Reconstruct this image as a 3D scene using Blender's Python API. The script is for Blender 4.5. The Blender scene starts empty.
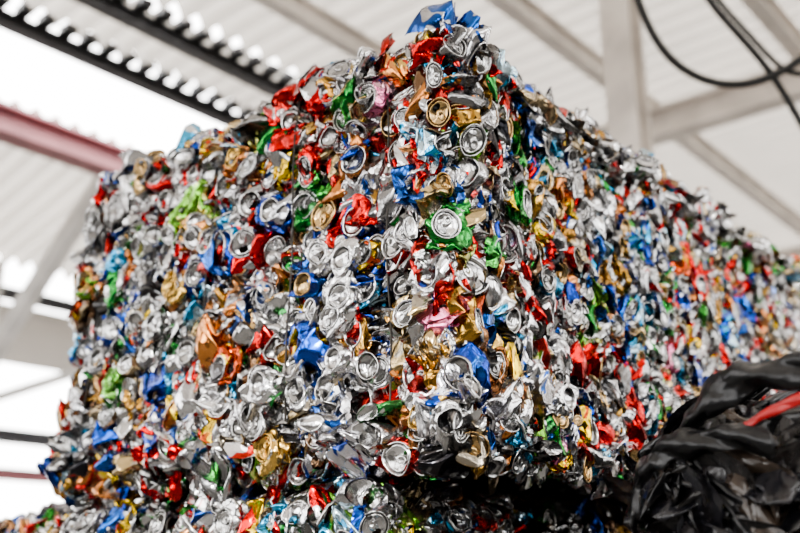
import bpy, bmesh, math
import numpy as np
from mathutils import Vector, Matrix
rng = np.random.default_rng(37)
PI = math.pi
CAMZ = 1.5

# ---------------------------------------------------------------- materials
def new_mat(name):
    m = bpy.data.materials.new(name); m.use_nodes = True
    nt = m.node_tree
    for n in list(nt.nodes): nt.nodes.remove(n)
    out = nt.nodes.new('ShaderNodeOutputMaterial')
    b = nt.nodes.new('ShaderNodeBsdfPrincipled')
    nt.links.new(b.outputs[0], out.inputs[0])
    return m, nt, b

def simple_mat(name, col, rough=0.6, metal=0.0, col2=None, scale=4.0, bump=0.0, trans=0.0, tcol=None):
    m, nt, b = new_mat(name)
    N = nt.nodes; L = nt.links
    b.inputs['Roughness'].default_value = rough
    b.inputs['Metallic'].default_value = metal
    tc = N.new('ShaderNodeTexCoord')
    no = N.new('ShaderNodeTexNoise'); no.inputs['Scale'].default_value = scale; no.inputs['Detail'].default_value = 6
    L.new(tc.outputs['Object'], no.inputs['Vector'])
    r = N.new('ShaderNodeValToRGB')
    c2 = col2 if col2 else tuple(c*0.75 for c in col)
    r.color_ramp.elements[0].position = 0.35; r.color_ramp.elements[0].color = (*c2, 1)
    r.color_ramp.elements[1].position = 0.65; r.color_ramp.elements[1].color = (*col, 1)
    L.new(no.outputs['Fac'], r.inputs[0]); L.new(r.outputs[0], b.inputs['Base Color'])
    if bump > 0:
        bp = N.new('ShaderNodeBump'); bp.inputs['Strength'].default_value = bump; bp.inputs['Distance'].default_value = 0.01
        L.new(no.outputs['Fac'], bp.inputs['Height']); L.new(bp.outputs[0], b.inputs['Normal'])
    if trans > 0:
        tb = N.new('ShaderNodeBsdfTranslucent'); tb.inputs[0].default_value = (*(tcol or col), 1)
        mx = N.new('ShaderNodeMixShader'); mx.inputs[0].default_value = trans
        out = [n for n in N if n.type == 'OUTPUT_MATERIAL'][0]
        L.new(b.outputs[0], mx.inputs[1]); L.new(tb.outputs[0], mx.inputs[2]); L.new(mx.outputs[0], out.inputs[0])
    return m

def scrap_mat(name, metal=0.95, rough=(0.09, 0.30), facet=0.42, fscale=60.0, dirt=0.45, spec=0.5, bump=.15):
    m, nt, b = new_mat(name)
    N = nt.nodes; L = nt.links
    def attr(n):
        a = N.new('ShaderNodeAttribute'); a.attribute_name = n; return a
    c1 = attr('c1'); c2 = attr('c2'); cp = attr('cp'); ba = attr('bare')
    n1 = N.new('ShaderNodeTexNoise'); n1.inputs['Scale'].default_value = 22; n1.inputs['Detail'].default_value = 1.5
    n1.inputs['Distortion'].default_value = 1.2
    L.new(cp.outputs['Vector'], n1.inputs['Vector'])
    st = N.new('ShaderNodeMapRange'); st.inputs['From Min'].default_value = 0.565; st.inputs['From Max'].default_value = 0.58
    L.new(n1.outputs['Fac'], st.inputs['Value'])
    mx = N.new('ShaderNodeMix'); mx.data_type = 'RGBA'
    L.new(st.outputs[0], mx.inputs['Factor']); L.new(c1.outputs['Color'], mx.inputs[6]); L.new(c2.outputs['Color'], mx.inputs[7])
    n2 = N.new('ShaderNodeTexNoise'); n2.inputs['Scale'].default_value = 45; n2.inputs['Detail'].default_value = 5
    L.new(cp.outputs['Vector'], n2.inputs['Vector'])
    gr = N.new('ShaderNodeMapRange'); gr.inputs['From Min'].default_value = 0.45; gr.inputs['From Max'].default_value = 0.72
    gr.inputs['To Max'].default_value = dirt
    L.new(n2.outputs['Fac'], gr.inputs['Value'])
    mg = N.new('ShaderNodeMix'); mg.data_type = 'RGBA'
    L.new(gr.outputs[0], mg.inputs['Factor']); L.new(mx.outputs[2], mg.inputs[6]); mg.inputs[7].default_value = (0.075, 0.055, 0.04, 1)
    L.new(mg.outputs[2], b.inputs['Base Color'])
    rr = N.new('ShaderNodeMapRange'); rr.inputs['From Min'].default_value = 0.3; rr.inputs['From Max'].default_value = 0.7
    rr.inputs['To Min'].default_value = rough[0]; rr.inputs['To Max'].default_value = rough[1]
    L.new(n2.outputs['Fac'], rr.inputs['Value']); L.new(rr.outputs[0], b.inputs['Roughness'])
    b.inputs['Metallic'].default_value = metal
    b.inputs['Specular IOR Level'].default_value = spec
    dn = N.new('ShaderNodeTexNoise'); dn.inputs['Scale'].default_value = 30
    L.new(cp.outputs['Vector'], dn.inputs['Vector'])
    sc = N.new('ShaderNodeVectorMath'); sc.operation = 'SCALE'; sc.inputs['Scale'].default_value = 0.03
    L.new(dn.outputs['Color'], sc.inputs[0])
    ad = N.new('ShaderNodeVectorMath'); ad.operation = 'ADD'
    L.new(cp.outputs['Vector'], ad.inputs[0]); L.new(sc.outputs[0], ad.inputs[1])
    vo = N.new('ShaderNodeTexVoronoi'); vo.inputs['Scale'].default_value = fscale
    L.new(ad.outputs[0], vo.inputs['Vector'])
    sb = N.new('ShaderNodeVectorMath'); sb.operation = 'SUBTRACT'; sb.inputs[1].default_value = (0.5, 0.5, 0.5)
    L.new(vo.outputs['Color'], sb.inputs[0])
    fk = N.new('ShaderNodeMapRange'); fk.inputs['To Min'].default_value = facet; fk.inputs['To Max'].default_value = facet*0.15
    L.new(ba.outputs['Fac'], fk.inputs['Value'])
    s2 = N.new('ShaderNodeVectorMath'); s2.operation = 'SCALE'
    L.new(sb.outputs[0], s2.inputs[0]); L.new(fk.outputs[0], s2.inputs['Scale'])
    ge = N.new('ShaderNodeNewGeometry')
    a2 = N.new('ShaderNodeVectorMath'); a2.operation = 'ADD'
    L.new(ge.outputs['Normal'], a2.inputs[0]); L.new(s2.outputs[0], a2.inputs[1])
    nn = N.new('ShaderNodeVectorMath'); nn.operation = 'NORMALIZE'; L.new(a2.outputs[0], nn.inputs[0])
    bp = N.new('ShaderNodeBump'); bp.inputs['Strength'].default_value = bump; bp.inputs['Distance'].default_value = 0.002
    L.new(n2.outputs['Fac'], bp.inputs['Height']); L.new(nn.outputs[0], bp.inputs['Normal'])
    L.new(bp.outputs[0], b.inputs['Normal'])
    return m

M_can = scrap_mat('crushed_aluminum')
M_plastic = scrap_mat('black_plastic_scrap', metal=0.0, rough=(0.08, 0.30), facet=0.3, fscale=55, dirt=0.15, spec=0.5, bump=.3)
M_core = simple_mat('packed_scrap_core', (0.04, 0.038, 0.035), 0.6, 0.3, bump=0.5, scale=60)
M_wire = simple_mat('steel_wire', (0.05, 0.045, 0.04), 0.45, 0.7)

# ---------------------------------------------------------------- can variants
CL = 0.118; CR = 0.033

def wrap_faces(nv, nu, off=0):
    i = np.arange(nv-1)[:, None]; j = np.arange(nu)[None, :]; k = (j+1) % nu
    return np.stack([i*nu+j+0*k, i*nu+k, (i+1)*nu+k, (i+1)*nu+j], -1).reshape(-1, 4)+off

def grid_faces(nv, nu, off=0):
    i = np.arange(nv-1)[:, None]; j = np.arange(nu-1)[None, :]
    return np.stack([i*nu+j, i*nu+j+1, (i+1)*nu+j+1, (i+1)*nu+j], -1).reshape(-1, 4)+off

def base_can(nu, nb, hi=True):
    th = np.linspace(0, 2*PI, nu, endpoint=False)
    V = []; F = []; part = []; off = 0
    def rev(prof, pid, groove=()):
        nonlocal off
        pr = np.array(prof)
        x = pr[:, 0:1]*np.cos(th)[None]; y = pr[:, 0:1]*np.sin(th)[None]; z = np.repeat(pr[:, 1:2], nu, 1)
        V.append(np.stack([x, y, z], -1).reshape(-1, 3)); F.append(wrap_faces(len(pr), nu, off))
        pp = np.full((len(pr), nu), pid)
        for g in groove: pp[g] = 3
        part.append(pp.ravel()); off += len(pr)*nu
    body = [(0.0245, 0.0), (0.0300, 0.006)]
    for t in np.linspace(0.012, CL-0.016, nb): body.append((CR, t))
    body += [(0.0305, CL-0.008), (0.0268, CL-0.001)]
    rev(body, 0)
    if hi:
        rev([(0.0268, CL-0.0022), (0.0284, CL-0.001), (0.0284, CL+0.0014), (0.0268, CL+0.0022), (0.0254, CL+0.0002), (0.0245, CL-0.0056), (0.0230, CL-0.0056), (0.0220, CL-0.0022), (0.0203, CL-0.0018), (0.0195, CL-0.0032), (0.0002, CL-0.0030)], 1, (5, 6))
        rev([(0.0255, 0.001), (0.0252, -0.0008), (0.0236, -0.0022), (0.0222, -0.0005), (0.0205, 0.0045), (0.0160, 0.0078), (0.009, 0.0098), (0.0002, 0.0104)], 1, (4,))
        e = np.linspace(0, 2*PI, 12, endpoint=False)
        def ell(cx, a, b, z): return np.stack([cx+a*np.cos(e), b*np.sin(e), np.full(12, z)], -1)
        T = np.concatenate([ell(0.006, 0.0125, 0.0075, CL-0.0028), ell(0.006, 0.0125, 0.0075, CL-0.0002), ell(0.0105, 0.005, 0.0045, CL-0.0002), ell(0.0105, 0.0045, 0.004, CL-0.0028)])
        V.append(T); F.append(wrap_faces(4, 12, off)); part.append(np.full(48, 1)); off += 48
        T = np.concatenate([ell(-0.0115, 0.0070, 0.0095, CL-0.0026), ell(-0.0115, 0.0002, 0.0002, CL-0.0027)])
        V.append(T); F.append(wrap_faces(2, 12, off)); part.append(np.full(24, 2)); off += 24
    else:
        rev([(0.0283, CL), (0.0246, CL-0.004), (0.0225, CL-0.002), (0.0002, CL-0.002)], 1)
        rev([(0.0252, -0.0008), (0.0225, 0), (0.0002, 0.009)], 1)
    return np.concatenate(V), np.concatenate(F), np.concatenate(part)

def unit(r):
    v = r.normal(size=3); return v/np.linalg.norm(v)

def crumple(P, Q, r, K, f0, f1, slope, w):
    P = P.copy()
    for _ in range(K):
        f = r.uniform(f0, f1); d = unit(r); n = unit(r)
        s = (Q@d)*f+r.uniform(); tri = np.abs((s % 1.0)-0.5)*2-0.5
        P += (w*tri*slope/f)[:, None]*n
    return P

def smooth(x):
    x = np.clip(x, 0, 1); return x*x*(3-2*x)

def deform_side(B, r, part):
    x, y, z = B[:, 0], B[:, 1], B[:, 2]; t = z/CL
    a0 = r.uniform(0, 2*PI); ca, sa = math.cos(a0), math.sin(a0)
    x, y = x*ca-y*sa, x*sa+y*ca
    phi1 = math.radians(r.choice([r.uniform(-25, 35), r.uniform(45, 85)], p=[0.6, 0.4]))
    phi0 = math.radians(r.choice([r.uniform(-25, 35), r.uniform(45, 85)], p=[0.8, 0.2]))
    comp = r.uniform(0.62, 1.0)
    tg = np.linspace(-0.1, 1.1, 121)
    s1 = r.uniform(0.5, 0.68); s0 = r.uniform(0.32, 0.5)
    ph = phi1*smooth((tg-s1)/0.2)-phi0*smooth((s0-tg)/0.2)
    mid = r.uniform(-0.2, 0.2); ph = ph+mid*np.sin(tg*PI*2+r.uniform(0, 6))
    dt = (tg[1]-tg[0])*CL*comp
    sx = np.cumsum(np.cos(ph))*dt; sz = np.cumsum(np.sin(ph))*dt
    px = np.interp(t, tg, sx); pz = np.interp(t, tg, sz); p = np.interp(t, tg, ph)
    fm = r.uniform(0.22, 0.45)
    e1 = 0.45+0.5*min(1, abs(phi1)/1.2); e0 = 0.4+0.5*min(1, abs(phi0)/1.2)
    w1 = smooth((t-0.72)/0.26); w0 = smooth((0.26-t)/0.24)
    fl = fm+(e1-fm)*w1+(e0-fm)*w0
    wd = 1.32-0.32*w1-0.32*w0
    P = np.stack([px-np.sin(p)*y*fl, x*wd, pz+np.cos(p)*y*fl], -1)
    sh = r.uniform(-0.4, 0.4); P[:, 1] += sh*P[:, 0]*(1-w1)*(1-w0)
    w = np.where(part == 0, 1.0-0.7*np.maximum(w0, w1), 0.12)
    P = crumple(P, B+0.3*P, r, 4, 10, 22, 0.45, w)
    P = crumple(P, B, r, 4, 28, 55, 0.32, w)
    return P

def deform_end(B, r, part, lid=True):
    x, y, z = B[:, 0], B[:, 1], B[:, 2]; t = z/CL
    if not lid: t = 1-t; y = -y
    th = np.arctan2(y, x)
    h = r.uniform(0.022, 0.045)
    w1 = smooth((t-0.8)/0.17)
    n = r.uniform(2.0, 4.0); k1, k2 = r.integers(1, 4), r.integers(2, 5)
    s = t*n+0.25*np.sin(k1*th+r.uniform(0, 6))+0.2*np.sin(k2*th+r.uniform(0, 6))
    tri = np.abs((s % 1)-0.5)*2
    rf = 1+(1-w1)*(0.28*tri-0.04+0.12*np.sin(2*th+r.uniform(0, 6))+0.09*np.sin(3*th+r.uniform(0, 6)))
    dz = (z-CL) if lid else (-z)
    zz = np.where((part > 0) & (t > 0.5), h+dz, h*t)
    zz = np.where((part > 0) & (t < 0.5), 0.002, zz)
    X = x*rf; Y = y*rf
    X += (1-t)*r.uniform(-0.022, 0.022); Y += (1-t)*r.uniform(-0.022, 0.022)
    e = r.uniform(0.72, 1.0)
    P = np.stack([X, Y*e, zz], -1)
    w = np.where(part == 0, 1-0.85*w1, 0.15)
    P = crumple(P, B+0.2*P, r, 4, 14, 30, 0.38, w)
    P = crumple(P, B, r, 3, 35, 60, 0.30, w)
    return P

def sheet(r, n, size=(0.055, 0.045), K=6, big=0.55):
    u, v = np.meshgrid(np.linspace(-1, 1, n), np.linspace(-1, 1, n))
    u = u.ravel(); v = v.ravel(); th = np.arctan2(v, u)
    q = 1+0.10*np.sin(3*th+r.uniform(0, 6))+0.08*np.sin(5*th+r.uniform(0, 6))+0.05*np.sin(9*th+r.uniform(0, 6))
    P = np.stack([u*q*size[0], v*q*size[1], 0*u], -1)
    Q = P.copy()
    sc = 0.05/size[0]
    P[:, 2] += -(P[:, 0]**2+P[:, 1]**2)*r.uniform(4, 9)*sc
    one = np.ones(len(P))
    P = crumple(P, Q, r, K, 9*sc, 22*sc, big, one)
    P = crumple(P, Q, r, 4, 30*sc, 60*sc, 0.45, one)
    return P, grid_faces(n, n), np.zeros(len(P), int), Q

def make_variants(nu, nb, hi, ns, seed, cnt=(36, 14, 8, 18)):
    r = np.random.default_rng(seed); out = {'side': [], 'lid': [], 'bot': [], 'sheet': []}
    B, F, part = base_can(nu, nb, hi)
    for i in range(cnt[0]):
        P = deform_side(B, r, part); out['side'].append((P, F, part, B))
    for i in range(cnt[1]):
        P = deform_end(B, r, part, True); out['lid'].append((P, F, part, B))
    for i in range(cnt[2]):
        P = deform_end(B, r, part, False); out['bot'].append((P, F[:, ::-1], part, B))
    for i in range(cnt[3]):
        out['sheet'].append(sheet(r, ns, (r.uniform(0.035, 0.055), r.uniform(0.028, 0.045))))
    for k in out:
        L = []
        for (P, F_, pa, Q) in out[k]:
            c = (P.max(0)+P.min(0))/2; c[2] = P[:, 2].max()-0.006
            L.append((P-c, F_, pa, Q))
        out[k] = L
    return out

VH = make_variants(26, 13, True, 20, 5)
VL = make_variants(12, 6, False, 8, 6, (14, 6, 3, 6))

PAL = [
 ((.64, .64, .65), (.40, .40, .41), 16), ((.72, .72, .72), (.18, .18, .19), 10), ((.70, .70, .71), (.46, .03, .02), 7),
 ((.68, .68, .70), (.03, .12, .42), 7), ((.34, .335, .33), (.08, .08, .08), 8), ((.70, .70, .70), (.05, .26, .07), 3.5),
 ((.62, .012, .010), (.66, .05, .04), 8), ((.56, .010, .010), (.76, .76, .76), 5), ((.02, .07, .40), (.03, .15, .55), 5.5), ((.02, .08, .42), (.7, .7, .75), 4.5),
 ((.04, .32, .56), (.5, .68, .78), 4.5), ((.03, .25, .05), (.08, .40, .07), 4), ((.20, .46, .06), (.6, .6, .2), 2.2),
 ((.64, .38, .09), (.42, .22, .05), 5), ((.66, .50, .26), (.58, .52, .42), 5), ((.58, .23, .07), (.62, .30, .13), 5),
 ((.70, .20, .36), (.7, .38, .45), 1.3), ((.03, .03, .035), (.35, .35, .35), 5), ((.76, .53, .03), (.6, .1, .03), 3), ((.20, .12, .07), (.5, .4, .25), 4)]
PW = np.array([p[2] for p in PAL], float); PW /= PW.sum()

class Acc:
    def __init__(s): s.V = []; s.F = []; s.c1 = []; s.c2 = []; s.cp = []; s.b = []; s.n = 0
    def add(s, var, R, pos, c1, c2, lid=(.70, .70, .70), post=None, clamp=None):
        P, F, part, Q = var
        W = P@R.T
        if post is not None: W = W*post
        W = W+pos
        if clamp is not None:   # material pressed flat by the baler platen
            p0, n, h0, k = clamp
            h = (W-p0)@n; ex = np.maximum(h-h0, 0); W = W-(ex*(1-k))[:, None]*n
        s.V.append(W); s.F.append(F+s.n); s.n += len(W)
        C = np.empty((len(W), 3)); D = np.empty((len(W), 3))
        C[:] = c1; D[:] = c2
        la = np.array(lid)
        mouth = (.01,)*3 if rng.random() < .4 else tuple(la*.6)  # open mouth: flat patch painted near-black for the shade inside
        C[part == 1] = la; D[part == 1] = la*0.8; C[part == 2] = mouth; D[part == 2] = mouth; C[part == 3] = la*.16; D[part == 3] = la*.16  # groove rows: recess shade painted in as darker lid colour
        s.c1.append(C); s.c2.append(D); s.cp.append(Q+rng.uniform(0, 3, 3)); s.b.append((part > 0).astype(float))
    def build(s, name, mat):
        V = np.concatenate(s.V); F = np.concatenate(s.F); me = bpy.data.meshes.new(name)
        me.vertices.add(len(V)); me.vertices.foreach_set('co', V.astype(np.float32).ravel())
        me.loops.add(F.size); me.loops.foreach_set('vertex_index', F.astype(np.int32).ravel())
        me.polygons.add(len(F)); me.polygons.foreach_set('loop_start', np.arange(0, F.size, 4, dtype=np.int32))
        try: me.polygons.foreach_set('loop_total', np.full(len(F), 4, dtype=np.int32))
        except Exception: pass
        me.update(calc_edges=True)
        me.polygons.foreach_set('use_smooth', np.ones(len(F), bool))
        for nm, arr in (('c1', s.c1), ('c2', s.c2)):
            a = me.attributes.new(nm, 'FLOAT_COLOR', 'POINT'); A = np.ones((len(V), 4), np.float32); A[:, :3] = np.concatenate(arr); a.data.foreach_set('color', A.ravel())
        a = me.attributes.new('cp', 'FLOAT_VECTOR', 'POINT'); a.data.foreach_set('vector', np.concatenate(s.cp).astype(np.float32).ravel())
        a = me.attributes.new('bare', 'FLOAT', 'POINT'); a.data.foreach_set('value', np.concatenate(s.b).astype(np.float32))
        me.materials.append(mat)
        ob = bpy.data.objects.new(name, me); bpy.context.collection.objects.link(ob)
        return ob

def frame(n, spin, tilt_axis, tilt):
    n = n/np.linalg.norm(n)
    up = np.array([0, 0, 1.]) if abs(n[2]) < 0.9 else np.array([1., 0, 0])
    t1 = np.cross(up, n); t1 /= np.linalg.norm(t1); t2 = np.cross(n, t1)
    a = np.cos(spin)*t1+np.sin(spin)*t2; b = np.cross(n, a)
    M = np.stack([a, b, n], 1)
    T = np.array(Matrix.Rotation(tilt, 3, Vector(np.cos(tilt_axis)*t1+np.sin(tilt_axis)*t2)))
    return T@M

class Bale:
    def __init__(s, lo, hi, r=0.07, wires=(), seed=0, flare=0.0):
        s.lo = np.array(lo, float); s.hi = np.array(hi, float); s.r = r; s.wires = np.array(wires); s.ph = np.random.default_rng(seed).uniform(0, 6, 6); s.flare = flare
    def surf(s, p):
        q = np.clip(p, s.lo+s.r, s.hi-s.r); d = p-q; L = np.linalg.norm(d)
        n = d/max(L, 1e-6); p = q+n*s.r
        b = 0.008*math.sin(p[1]*7+s.ph[0]+p[2]*3)+0.007*math.sin(p[0]*6+s.ph[1]-p[2]*5)+0.005*math.sin(p[2]*13+s.ph[2]+p[1]*9)
        if abs(n[2]) > .7: b *= .4
        if len(s.wires) and abs(n[1]) < 0.7:
            b -= 0.030*np.exp(-((p[1]-s.wires)/0.018)**2).sum()
        p = p+n*b
        p[1] += s.flare*(1-(p[2]-s.lo[2])/(s.hi[2]-s.lo[2]))*max(0, (p[1]-s.lo[1])/(s.hi[1]-s.lo[1]))
        return p, n
    def cover(s, acc, axis, side, V, cell, depths, zmin=None, mix=(0.60, 0.09, 0.06, 0.25), sub=None, post=None, tilt=0.3, size=(1.08, 1.35)):
        ax = [i for i in range(3) if i != axis]
        lo = s.lo.copy(); hi = s.hi.copy()
        if zmin is not None: lo[2] = zmin
        if sub is not None:
            lo = np.maximum(lo, sub[0]); hi = np.minimum(hi, sub[1])
        na = max(1, int((hi[ax[0]]-lo[ax[0]])/cell)); nb = max(1, int((hi[ax[1]]-lo[ax[1]])/cell))
        for dep in depths:
            for i in range(na):
                for j in range(nb):
                    p = np.zeros(3); p[axis] = (s.lo if side < 0 else s.hi)[axis]
                    p[ax[0]] = lo[ax[0]]+(i+rng.uniform(0.05, .95))/na*(hi[ax[0]]-lo[ax[0]])
                    p[ax[1]] = lo[ax[1]]+(j+rng.uniform(0.05, .95))/nb*(hi[ax[1]]-lo[ax[1]])
                    P, n = s.surf(p)
                    kind = ['side', 'lid', 'bot', 'sheet'][rng.choice(4, p=mix)]
                    var = V[kind][rng.integers(len(V[kind]))]
                    ci = rng.choice(len(PAL), p=PW); c1, c2, _ = PAL[ci]
                    if rng.random() < 0.35: c1, c2 = c2, c1
                    g = rng.uniform(0.55, 1.12); c1 = np.array(c1)*g; c2 = np.array(c2)*g
                    lg = rng.uniform(.55, 1.1)
                    lid = tuple(np.array((.70, .70, .70))*lg) if rng.random() < 0.87 else (.58, .40, .19)
                    tl = tilt*(0.8 if kind in ('lid', 'bot') else 1.0)
                    R = frame(n, rng.uniform(0, 2*PI), rng.uniform(0, PI), rng.normal()*tl)*rng.uniform(*(size if kind == 'side' else (.95, 1.2)))
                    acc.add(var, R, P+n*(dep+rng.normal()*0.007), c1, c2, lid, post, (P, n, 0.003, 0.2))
    def core(s, name, inset=0.05):
        bm = bmesh.new(); bmesh.ops.create_cube(bm, size=1.0)
        c = (s.lo+s.hi)/2; d = (s.hi-s.lo)-2*inset
        for v in bm.verts: v.co = Vector([c[k]+v.co[k]*d[k] for k in range(3)])
        bmesh.ops.bevel(bm, geom=bm.edges[:], offset=0.04, segments=3, affect='EDGES')
        me = bpy.data.meshes.new(name); bm.to_mesh(me); bm.free(); me.materials.append(M_core)
        ob = bpy.data.objects.new(name, me); bpy.context.collection.objects.link(ob); return ob
    def wire(s, y, name='baling_wire'):
        pts = []
        L = [(s.lo[0], z) for z in np.linspace(s.lo[2], s.hi[2], 22)] + [(x, s.hi[2]) for x in np.linspace(s.lo[0], s.hi[0], 26)] + [(s.hi[0], z) for z in np.linspace(s.hi[2], s.lo[2], 12)] + [(x, s.lo[2]) for x in np.linspace(s.hi[0], s.lo[0], 26)]
        for x, z in L:
            P, n = s.surf(np.array([x, y, z])); P = P+n*0.018; pts.append(P+np.array([0, rng.normal()*0.0012, 0]))
        return tube(name, pts, 0.0022, M_wire, cyc=True)

def tube(name, pts, rad, mat, cyc=False, radii=None, res=3):
    cu = bpy.data.curves.new(name, 'CURVE'); cu.dimensions = '3D'; cu.bevel_depth = rad; cu.bevel_resolution = res
    sp = cu.splines.new('NURBS' if not cyc else 'POLY'); sp.points.add(len(pts)-1)
    for i, p in enumerate(pts):
        sp.points[i].co = (*p, 1)
        if radii is not None: sp.points[i].radius = radii[i]
    sp.use_cyclic_u = cyc
    if not cyc: sp.use_endpoint_u = True; sp.order_u = 4
    cu.materials.append(mat)
    ob = bpy.data.objects.new(name, cu); bpy.context.collection.objects.link(ob); return ob

def box(name, lo, hi, mat, parent=None, bev=0.0):
    bm = bmesh.new(); bmesh.ops.create_cube(bm, size=1.0)
    for v in bm.verts: v.co = Vector([(lo[k]+hi[k])/2+v.co[k]*(hi[k]-lo[k]) for k in range(3)])
    if bev: bmesh.ops.bevel(bm, geom=bm.edges[:], offset=bev, segments=2, affect='EDGES')
    me = bpy.data.meshes.new(name); bm.to_mesh(me); bm.free(); me.materials.append(mat)
    ob = bpy.data.objects.new(name, me); bpy.context.collection.objects.link(ob)
    if parent: ob.parent = parent
    return ob

# ---------------------------------------------------------------- main bale
X0, Y0, Z0, Z1 = 1.333, 1.015, 1.695, 2.585
XE, YE = 3.95, 2.33
main = Bale((X0, Y0, Z0), (XE, YE, Z1), 0.022, (1.186, 1.456, 1.75, 2.00, 2.22), 1, flare=.11)
A = Acc()
main.cover(A, 0, -1, VL, 0.07, (-0.055,))
main.cover(A, 1, -1, VL, 0.07, (-0.055,))
main.cover(A, 0, -1, VH, 0.058, (-0.026, -0.006), tilt=0.20)
main.cover(A, 1, -1, VH, 0.052, (-0.026, -0.006), post=np.array([.76, 1, 1]), tilt=0.34, mix=(0.55, 0.10, 0.05, 0.30), size=(.95, 1.2))
main.cover(A, 2, -1, VL, 0.065, (-0.025,), tilt=0.3)
main.cover(A, 2, +1, VL, 0.060, (-0.030,), tilt=0.25)
main.cover(A, 0, +1, VL, 0.08, (-0.03,))
main.cover(A, 1, +1, VL, 0.08, (-0.03,))

SIL = (.70, .70, .71); RED = (.64, .012, .010); GLD = (.72, .47, .14); COP = (.68, .29, .10); PNK = (.80, .24, .40); GRN = (.04, .28, .06)
BLU = (.02, .09, .46); CYN = (.05, .38, .64); YEL = (.78, .55, .04); LGR = (.25, .58, .12)
# feature pieces: (face coordinate along the face, height) in cm
LF = [(115, 226, 'side', 1.35, SIL, SIL), (163, 227, 'side', 1.35, SIL, RED), (176, 240, 'side', 1.35, SIL, SIL), (205, 235, 'side', 1.35, SIL, GRN), (190, 250, 'side', 1.3, SIL, SIL),
 (183, 232, 'side', 1.3, COP, SIL), (145, 232, 'side', 1.3, SIL, BLU), (125, 252, 'side', 1.3, SIL, BLU), (175, 176, 'side', 1.3, SIL, SIL), (118, 206, 'side', 1.3, SIL, SIL), (142, 188, 'side', 1.3, SIL, GLD), (220, 180, 'side', 1.3, SIL, BLU),
 (99, 213, 'lid', 1.1, GRN, SIL), (112, 214, 'lid', 1.15, SIL, SIL), (107, 204, 'bot', 1.15, SIL, SIL), (130, 205, 'lid', 1.1, SIL, SIL), (110, 184, 'lid', 1.1, SIL, SIL), (100, 175, 'bot', 1.05, SIL, SIL),
 (122, 174, 'bot', 1.0, SIL, SIL), (108, 178, 'lid', 1.1, GLD, GLD), (145, 178, 'lid', 1, SIL, SIL), (136, 176, 'lid', 1.05, SIL, SIL), (152, 187, 'bot', 1.1, SIL, SIL), (129, 213, 'bot', 1.05, SIL, SIL),
 (136, 214, 'lid', 1.1, SIL, SIL), (169, 246, 'lid', 1.15, COP, GLD), (112, 238, 'lid', 1.1, RED, SIL), (132, 200, 'lid', 1.1, SIL, SIL), (130, 191, 'bot', 1, SIL, SIL), (210, 197, 'lid', 1.05, LGR, LGR),
 (187, 218, 'lid', 1, GLD, GLD), (200, 202, 'lid', 1, GLD, GLD), (149, 174, 'lid', 1.1, GLD, GLD), (226, 226, 'lid', 1.1, COP, GLD),
 (159, 221, 'sheet', 1.4, RED, RED), (165, 207, 'sheet', 1.45, COP, COP), (167, 200, 'sheet', 1.1, COP, COP), (105, 196, 'sheet', 1.2, PNK, PNK), (129, 222, 'sheet', 1.1, RED, RED), (115, 188, 'sheet', 1.25, COP, GLD),
 (120, 181, 'sheet', .9, RED, RED), (214, 222, 'sheet', 1.35, GRN, SIL), (156, 244, 'sheet', 1.1, GRN, GRN), (148, 246, 'sheet', 1, RED, RED), (128, 240, 'sheet', 1.25, BLU, SIL), (157, 255, 'sheet', 1, RED, SIL),
 (113, 229, 'sheet', 1.2, SIL, SIL), (114, 250, 'sheet', 1.2, COP, GLD), (106, 247, 'sheet', 1.1, CYN, CYN), (106, 256, 'sheet', 1.1, SIL, SIL), (140, 198, 'sheet', 1, BLU, BLU), (102, 217, 'sheet', .7, GRN, LGR),
 (111, 234, 'sheet', .8, RED, RED), (222, 201, 'sheet', 1.2, BLU, SIL), (177, 186, 'sheet', 1.1, RED, RED), (192, 181, 'sheet', 1.25, RED, RED), (212, 246, 'sheet', 1.3, SIL, SIL), (184, 188, 'sheet', 1, YEL, GLD),
 (204, 173, 'sheet', 1.3, YEL, GLD), (131, 175, 'sheet', 1, RED, RED), (213, 186, 'sheet', 1.1, BLU, BLU),
 (196, 212, 'sheet', 1.2, SIL, COP), (168, 188, 'sheet', 1.0, SIL, SIL), (150, 212, 'sheet', .8, COP, COP), (172, 252, 'sheet', .9, SIL, RED)]
RF = [(147, 242, 'lid', 1.15, SIL, SIL), (171, 252, 'lid', 1.15, SIL, SIL), (193, 256, 'lid', 1.25, SIL, SIL), (172, 230, 'sheet', 1.4, SIL, SIL), (150, 198, 'sheet', 1.1, CYN, SIL), (167, 199, 'sheet', 1.25, RED, RED),
 (147, 257, 'sheet', .9, RED, RED), (152, 252, 'sheet', .9, GRN, GRN), (190, 206, 'sheet', 1.2, GRN, GRN), (183, 193, 'sheet', 1, RED, RED), (158, 226, 'sheet', .9, YEL, YEL), (153, 192, 'sheet', 1, YEL, GLD),
 (214, 231, 'sheet', 1.2, CYN, BLU), (239, 252, 'sheet', 1.2, RED, RED), (245, 234, 'sheet', 1.2, RED, RED), (160, 207, 'sheet', 1, RED, SIL), (169, 176, 'sheet', 1, GRN, BLU), (208, 196, 'sheet', 1.1, RED, SIL),
 (270, 219, 'sheet', 1.5, BLU, CYN), (227, 256, 'lid', 1.25, SIL, SIL), (266, 249, 'bot', 1.25, SIL, SIL), (154, 182, 'side', 1, SIL, SIL), (170, 184, 'bot', 1, SIL, SIL), (198, 235, 'side', 1, SIL, SIL)]
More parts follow.
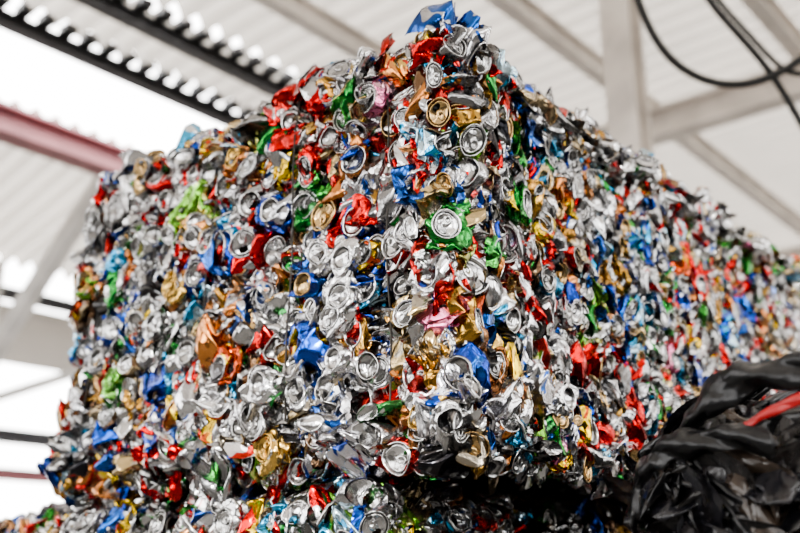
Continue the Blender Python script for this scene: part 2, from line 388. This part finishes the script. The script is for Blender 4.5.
for L_, ax in ((LF, 0), (RF, 1)):
    for a, z, kind, sc, c1, c2 in L_:
        p = np.array([X0, a/100, z/100]) if ax == 0 else np.array([a/100, Y0, z/100])
        P, n = main.surf(np.minimum(np.maximum(p, main.lo), main.hi))
        var = VH[kind][rng.integers(len(VH[kind]))]
        R = frame(n, rng.uniform(0, 2*PI), rng.uniform(0, PI), rng.normal()*0.12)*sc
        if kind == 'sheet': A.add(var, R, P+n*0.010, c1, c2, clamp=(P, n, .009, .4))
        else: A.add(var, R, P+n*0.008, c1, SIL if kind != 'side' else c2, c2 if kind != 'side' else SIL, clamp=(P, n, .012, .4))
# loose cans standing proud of the top edge
A.add(VH['side'][3], frame(np.array([-.8, -.1, .5]), .4, 0, 0)*1.25, np.array([1.36, 1.93, 2.630]), CYN, SIL)
A.add(VH['lid'][3], frame(np.array([-.8, -.2, .4]), .4, 0, 0)*1.1, np.array([1.36, 1.87, 2.60]), GLD, SIL)
for (x, y, z, c) in [(1.40, 1.12, 2.60, SIL), (1.46, 1.06, 2.585, CYN), (1.55, 1.05, 2.57, RED), (1.38, 1.30, 2.57, SIL), (1.37, 1.62, 2.575, PNK)]:
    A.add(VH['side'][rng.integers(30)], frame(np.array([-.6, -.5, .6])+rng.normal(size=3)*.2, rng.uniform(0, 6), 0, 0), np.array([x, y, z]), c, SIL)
bale_ob = A.build('aluminum_can_bale', M_can)
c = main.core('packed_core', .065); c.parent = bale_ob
for y in main.wires:
    w = main.wire(y); w.parent = bale_ob
# timber bearers the top bale rests on
M_wood = simple_mat('old_timber', (.16, .10, .06), .8, scale=12)
for yy in (1.50, 1.95, 2.28): box('timber_bearer', (1.62, yy, 1.635), (3.8, yy+.09, 1.70), M_wood, bale_ob, bev=.004)

# ---------------------------------------------------------------- lower bales
def lower(lo, hi, zhi, wires, seed, extra=()):
    b = Bale(lo, hi, 0.04, wires, seed); A = Acc()
    if zhi is not None:
        b.cover(A, 0, -1, VH, 0.055, (-0.03, -0.006), zmin=zhi); b.cover(A, 1, -1, VH, 0.056, (-0.03, -0.006), zmin=zhi, sub=(b.lo, np.array([b.lo[0]+.9, 9, 9])))
    b.cover(A, 0, -1, VL, 0.07, (-0.03,)); b.cover(A, 1, -1, VL, 0.075, (-0.03,)); b.cover(A, 2, 1, VL, 0.09, (-0.03,)); b.cover(A, 1, 1, VL, 0.1, (-0.03,))
    for (y, z, k, sc, c1, c2) in extra:
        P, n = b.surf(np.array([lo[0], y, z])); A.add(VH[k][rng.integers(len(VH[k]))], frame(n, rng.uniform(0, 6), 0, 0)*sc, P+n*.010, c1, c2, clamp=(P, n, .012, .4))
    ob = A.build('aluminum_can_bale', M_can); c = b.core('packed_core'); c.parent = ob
    for y in wires: b.wire(y).parent = ob
lower((1.36, 1.22, 0.83), (3.9, 2.50, 1.642), 1.35, (1.62, 1.9, 2.2), 2, [(1.38, 1.59, 'sheet', 1.4, CYN, SIL), (1.52, 1.60, 'sheet', 1.3, CYN, YEL), (1.57, 1.56, 'sheet', 1.1, YEL, GLD), (1.27, 1.60, 'side', 1.2, SIL, SIL), (1.45, 1.60, 'side', 1.2, SIL, SIL), (1.68, 1.60, 'lid', 1.1, SIL, SIL), (1.78, 1.6, 'side', 1.2, SIL, RED)])
lower((1.42, 2.56, 0.83), (3.9, 3.75, 1.635), 1.35, (2.8, 3.1, 3.4), 3)
lower((1.34, 1.22, 0.01), (3.9, 2.50, 0.82), None, (), 4)
lower((1.38, 2.54, 0.01), (3.9, 3.75, 0.82), None, (), 5)

# ---------------------------------------------------------------- black plastic scrap bale
bb = Bale((1.53, -0.35, 0.01), (2.55, 0.765, 1.735), 0.13, (), 9)
A = Acc(); r2 = np.random.default_rng(21)
SH = [sheet(r2, 30, (r2.uniform(.09, .14), r2.uniform(.06, .10)), 9, .8) for _ in range(16)]
DP = [((.004, .004, .005), 44), ((.010, .010, .013), 18), ((.05, .05, .055), 4), ((.04, .028, .02), 5), ((.012, .03, .11), 2), ((.34, .31, .27), 2.0), ((.35, .02, .02), 2.0)]
dw = np.array([d[1] for d in DP], float); dw /= dw.sum()
def cover_plastic(axis, side, cell, lo, hi, dep):
    ax = [i for i in range(3) if i != axis]
    na = int((hi[ax[0]]-lo[ax[0]])/cell); nb = int((hi[ax[1]]-lo[ax[1]])/cell)
    for i in range(na):
        for j in range(nb):
            p = np.zeros(3); p[axis] = (bb.lo if side < 0 else bb.hi)[axis]
            p[ax[0]] = lo[ax[0]]+(i+rng.uniform(0, 1))/na*(hi[ax[0]]-lo[ax[0]]); p[ax[1]] = lo[ax[1]]+(j+rng.uniform(0, 1))/nb*(hi[ax[1]]-lo[ax[1]])
            P, n = bb.surf(p); k = rng.choice(len(DP), p=dw); c = DP[k][0]; s = rng.uniform(.25, .58) if k < 4 else rng.uniform(.12, .22)
            R = frame(n, PI/2+rng.normal()*.45, rng.uniform(0, PI), rng.normal()*.5)*s
            A.add(SH[rng.integers(16)], R, P+n*(dep+rng.normal()*.012), c, tuple(np.array(c)*.7), clamp=(P, n, .014, .4))
cover_plastic(0, -1, .030, bb.lo, bb.hi, -.005)
cover_plastic(1, 1, .045, bb.lo, bb.hi, -.01)
cover_plastic(2, 1, .045, bb.lo, bb.hi, -.005)
cover_plastic(1, -1, .1, bb.lo, bb.hi, -.02)
bpl = A.build('black_plastic_scrap_bale', M_plastic)
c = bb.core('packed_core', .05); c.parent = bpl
M_blk = simple_mat('black_rubber', (.005, .005, .006), .28, bump=.4, scale=40)
M_red = simple_mat('red_plastic', (.42, .02, .02), .30)
M_cre = simple_mat('cream_plastic', (.45, .40, .36), .5)
def strip(name, pts, wdt, mat, nseg=36, thick=.004, axis=(0, 0, 1), parent=None, wob=.006, taper=0.0, bulge=1.1):
    pts = np.array(pts); t = np.linspace(0, 1, len(pts)); tt = np.linspace(0, 1, nseg)
    c = np.stack([np.interp(tt, t, pts[:, k]) for k in range(3)], -1)
    for _ in range(3): c[1:-1] = (c[:-2]+c[1:-1]*2+c[2:])/4
    V = []; ax = np.array(axis, float); ph = rng.uniform(0, 6, 4)
    m = 9
    for i in range(nseg):
        k = 1-taper*(1-i/(nseg-1))
        for j in range(m):
            s = j/(m-1)-.5; off = ax*s*wdt*k*(1+min(wob*30, .3)*math.sin(i*.45+ph[0])+min(wob*20, .2)*math.sin(i*1.1+ph[2]))
            V.append(c[i]+off+rng.normal(size=3)*wob*.25+np.array([-1, 0, 0])*(.25-s*s)*wdt*bulge+np.array([1, .6, .3])*wob*math.sin(i*.6+j*.8+ph[1]))
    F = grid_faces(nseg, m)
    me = bpy.data.meshes.new(name); me.from_pydata([tuple(v) for v in V], [], [tuple(int(q) for q in f) for f in F]); me.materials.append(mat)
    for p in me.polygons: p.use_smooth = True
    ob = bpy.data.objects.new(name, me); bpy.context.collection.objects.link(ob)
    so = ob.modifiers.new('s', 'SOLIDIFY'); so.thickness = thick; su = ob.modifiers.new('u', 'SUBSURF'); su.levels = 1; su.render_levels = 1
    if parent: ob.parent = parent
    return ob
strip('folded_sheet_1', [(1.50, .66, 1.715), (1.48, .60, 1.768), (1.46, .53, 1.787), (1.45, .44, 1.788), (1.45, .30, 1.775), (1.46, .10, 1.76)], .055, M_blk, parent=bpl, wob=.008)
strip('folded_sheet_2', [(1.50, .765, 1.57), (1.49, .745, 1.65), (1.48, .69, 1.69), (1.47, .60, 1.70), (1.46, .50, 1.69)], .042, M_blk, parent=bpl, wob=.008)
strip('folded_sheet_3', [(1.50, .62, 1.65), (1.48, .58, 1.59), (1.48, .56, 1.50), (1.49, .55, 1.40)], .04, M_blk, parent=bpl, wob=.007, axis=(0, 1, .1))
strip('red_strip', [(1.47, .555, 1.708), (1.45, .50, 1.728), (1.44, .44, 1.744), (1.44, .34, 1.757)], .024, M_red, parent=bpl, wob=.0012, taper=.7, bulge=.35)
strip('cream_strip', [(1.52, .765, 1.62), (1.515, .775, 1.56), (1.52, .775, 1.48)], .012, M_cre, parent=bpl, wob=.002, axis=(0, 1, .1))

# ---------------------------------------------------------------- shed
M_floor = simple_mat('concrete', (.20, .19, .175), .8, col2=(.13, .125, .115), scale=1.5, bump=.2)
M_roof = simple_mat('fiberglass_roof', (.50, .49, .47), .5, 0, col2=(.40, .39, .375), scale=1.2, trans=.19, tcol=(.82, .76, .69))
M_grey = simple_mat('galvanized_sheet', (.55, .56, .57), .5, .2, col2=(.42, .43, .44), scale=1.2)
M_cream = simple_mat('cream_paint', (.80, .75, .70), .55)
M_dark = simple_mat('dark_steel', (.06, .06, .065), .5, .3)
M_mauve = simple_mat('oxide_red_paint', (.30, .12, .13), .55)
M_white = simple_mat('white_paint', (.85, .84, .82), .5)
M_cable = simple_mat('cable_rubber', (.012, .012, .012), .5)
M_wall = simple_mat('added_wall_render', (.10, .095, .09), .8, col2=(.06, .058, .055), scale=1.0)  # dark finish of the added unseen walls
box('floor', (-8, -10, -.1), (24, 14, 0), M_floor)

def corrugated(name, x0, x1, y0, z0, y1, z1, mat, wl=.18, amp=.045):
    n = int((x1-x0)/wl*8); xs = np.linspace(x0, x1, n); dz = amp*np.clip(1.6*np.sin(2*PI*xs/wl), -1, 1)
    V = [(x, y0, z0+d) for x, d in zip(xs, dz)]+[(x, y1, z1+d) for x, d in zip(xs, dz)]
    F = [(i, i+1, n+i+1, n+i) for i in range(n-1)]
    me = bpy.data.meshes.new(name); me.from_pydata(V, [], F); me.materials.append(mat)
    ob = bpy.data.objects.new(name, me); bpy.context.collection.objects.link(ob); return ob
roof = corrugated('ceiling', -4, 15, -1.2, 5.08, 4.68, 5.08, M_roof)
for (a, za, b, zb) in [(4.76, 5.08, 5.42, 5.08), (6.78, 5.08, 9.1, 4.55), (-4.5, 5.08, -2.0, 5.08)]:
    corrugated('roof_sheet', -4, 15, a, za, b, zb, M_roof).parent = roof
def ibeam(name, p0, p1, w, h, mat, parent=None):
    t = w*.14
    prof = [(-w/2, -h/2), (w/2, -h/2), (w/2, -h/2+t), (t/2, -h/2+t), (t/2, h/2-t), (w/2, h/2-t), (w/2, h/2), (-w/2, h/2), (-w/2, h/2-t), (-t/2, h/2-t), (-t/2, -h/2+t), (-w/2, -h/2+t)]
    p0 = Vector(p0); p1 = Vector(p1); d = (p1-p0).normalized()
    up = Vector((0, 0, 1)) if abs(d.z) < .9 else Vector((1, 0, 0))
    s = d.cross(up).normalized(); u = s.cross(d)
    V = [p+s*a+u*b for p in (p0, p1) for a, b in prof]; n = 12
    F = [(i, (i+1) % n, n+(i+1) % n, n+i) for i in range(n)]+[tuple(range(n))[::-1], tuple(range(n, 2*n))]
    me = bpy.data.meshes.new(name); me.from_pydata(V, [], F); me.materials.append(mat)
    ob = bpy.data.objects.new(name, me); bpy.context.collection.objects.link(ob)
    if parent: ob.parent = parent
    return ob
for yy in (4.84, 5.50):
    pb = ibeam('roof_purlin', (-4, yy, 4.97), (15, yy, 4.97), .09, .10, M_dark)
    for i in range(118):
        x = -4+i*.16
        box('ridge_closure', (x, yy-.15, 5.02), (x+.085, yy-.04, 5.07), M_dark, pb)
ibeam('roof_beam', (-4, 6.72, 4.86), (15, 6.72, 4.86), .24, .24, M_mauve)
for yy in (-3, -1.2, .4, 1.6, 2.8, 3.9):
    ibeam('roof_purlin', (-4, yy, 4.94), (15, yy, 4.94), .10, .16, M_cream)
fr = ibeam('roof_frame', (6.2, -4.5, 4.74), (6.2, 6.7, 4.74), .16, .24, M_cream)
ibeam('rafter_low', (6.2, 6.7, 4.74), (6.2, 9.1, 4.2), .16, .24, M_white, fr)
ibeam('post', (4.75, 2.26, 0), (4.75, 2.26, 5.0), .19, .19, M_cream, fr)
fr = ibeam('roof_frame', (10.2, -4.5, 4.74), (10.2, 6.7, 4.74), .16, .24, M_cream)
ibeam('rafter_low', (10.2, 6.7, 4.74), (10.2, 9.1, 4.2), .16, .24, M_white, fr)
ibeam('post', (10.2, 2.95, 0), (10.2, 2.95, 4.65), .24, .24, M_cream, fr)
bf = ibeam('steel_column', (4.1, 9.0, 0), (4.1, 9.0, 4.5), .2, .2, M_white)
ibeam('brace_1', (4.1, 8.9, 3.3), (4.1, 7.0, 4.85), .14, .14, M_white, bf)
ibeam('brace_2', (4.1, 9.0, 3.0), (6.5, 9.0, 4.1), .1, .1, M_white, bf)
ibeam('column_2', (6.6, 9.0, 0), (6.6, 9.0, 4.5), .2, .2, M_white, bf)
wall = box('wall_back', (-4, 9.1, 0), (15, 9.2, 1.7), M_grey)
box('upper_panel', (-4, 9.1, 3.5), (15, 9.16, 4.1), M_roof, wall)
ibeam('girt_1', (-4, 9.0, 4.18), (15, 9.0, 4.18), .1, .12, M_dark, wall)
ibeam('girt_2', (-4, 9.0, 2.75), (15, 9.0, 2.75), .1, .14, M_dark, wall)
ibeam('girt_3', (-4, 9.0, 2.38), (15, 9.0, 2.38), .1, .12, M_mauve, wall)
box('wall_right', (15, -4.5, 0), (15.1, 9.2, 5.1), M_cream)
# unseen open-bay walls added behind and beside the viewpoint for contrast in reflections
wl = box('added_wall_left', (-4.1, -4.5, 0), (-4, 9.1, 2.1), M_wall)
box('added_lintel', (-4.1, -4.5, 4.4), (-4, 9.1, 5.1), M_wall, wl)
for i in range(7): box('added_pier', (-4.1, -4.5+i*2.1, 2.1), (-4, -3.5+i*2.1, 4.4), M_wall, wl)
wf = box('added_wall_front', (-4, -4.6, 0), (15, -4.5, 2.1), M_wall)
box('added_lintel', (-4, -4.6, 4.4), (15, -4.5, 5.1), M_wall, wf)
for i in range(9): box('added_pier', (-4+i*2.2, -4.6, 2.1), (-2.9+i*2.2, -4.5, 4.4), M_wall, wf)

def cable(pts, rad): return tube('hanging_cable', pts, rad, M_cable)
cable([(3.0, 1.6, 5.0), (3.12, 1.52, 4.4), (3.206, 1.481, 3.985), (3.356, 1.469, 3.66), (3.503, 1.369, 3.50), (3.653, 1.214, 3.46), (3.776, 1.037, 3.53), (3.896, .8, 3.74), (4.1, .4, 5.0)], .018)
cable([(3.2, 1.5, 5.0), (3.37, 1.31, 3.947), (3.58, 1.183, 3.70), (3.742, 1.09, 3.517), (3.905, 1.034, 3.25), (4.15, .9, 2.75), (4.3, .7, 1.8), (4.35, .6, .02)], .016)
cable([(3.25, 1.55, 5.0), (3.42, 1.30, 3.98), (3.62, 1.16, 3.73), (3.76, 1.07, 3.53), (3.84, .98, 3.50), (4.0, .6, 3.6), (4.2, .2, 5.0)], .012)

# ---------------------------------------------------------------- light
w = bpy.data.worlds.new('World'); bpy.context.scene.world = w; w.use_nodes = True
nt = w.node_tree; N = nt.nodes; L = nt.links
bg = N['Background']
tc = N.new('ShaderNodeTexCoord'); sx = N.new('ShaderNodeSeparateXYZ'); L.new(tc.outputs['Generated'], sx.inputs[0])
cr = N.new('ShaderNodeValToRGB'); L.new(sx.outputs['Z'], cr.inputs[0])
e = cr.color_ramp.elements; e[0].position = 0.0; e[0].color = (.30, .28, .26, 1); e[1].position = 1; e[1].color = (1, .99, .98, 1)
q = e.new(.03); q.color = (.92, .91, .90, 1); q = e.new(.4); q.color = (1, .99, .98, 1)
L.new(cr.outputs[0], bg.inputs[0]); bg.inputs[1].default_value = 9.5
sun = bpy.data.lights.new('sun', 'SUN'); sun.energy = 3.5; sun.angle = math.radians(6); sun.color = (1, .95, .88)
so = bpy.data.objects.new('sun', sun); bpy.context.collection.objects.link(so)
so.rotation_euler = Vector((.80, .34, -.34)).to_track_quat('-Z', 'Y').to_euler()
try:
    bpy.context.scene.view_settings.look = 'AgX - Medium High Contrast'
except Exception as ex: print(ex)

# ---------------------------------------------------------------- camera
cd = bpy.data.cameras.new('camera'); cam = bpy.data.objects.new('camera', cd); bpy.context.collection.objects.link(cam)
cam.location = (0, 0, CAMZ); cam.rotation_euler = (math.radians(108), 0, math.radians(40.7-90))
cd.sensor_width = 36; cd.lens = 41.85; cd.clip_start = .05
cd.dof.use_dof = True; cd.dof.focus_distance = 1.8; cd.dof.aperture_fstop = 1.8
bpy.context.scene.camera = cam
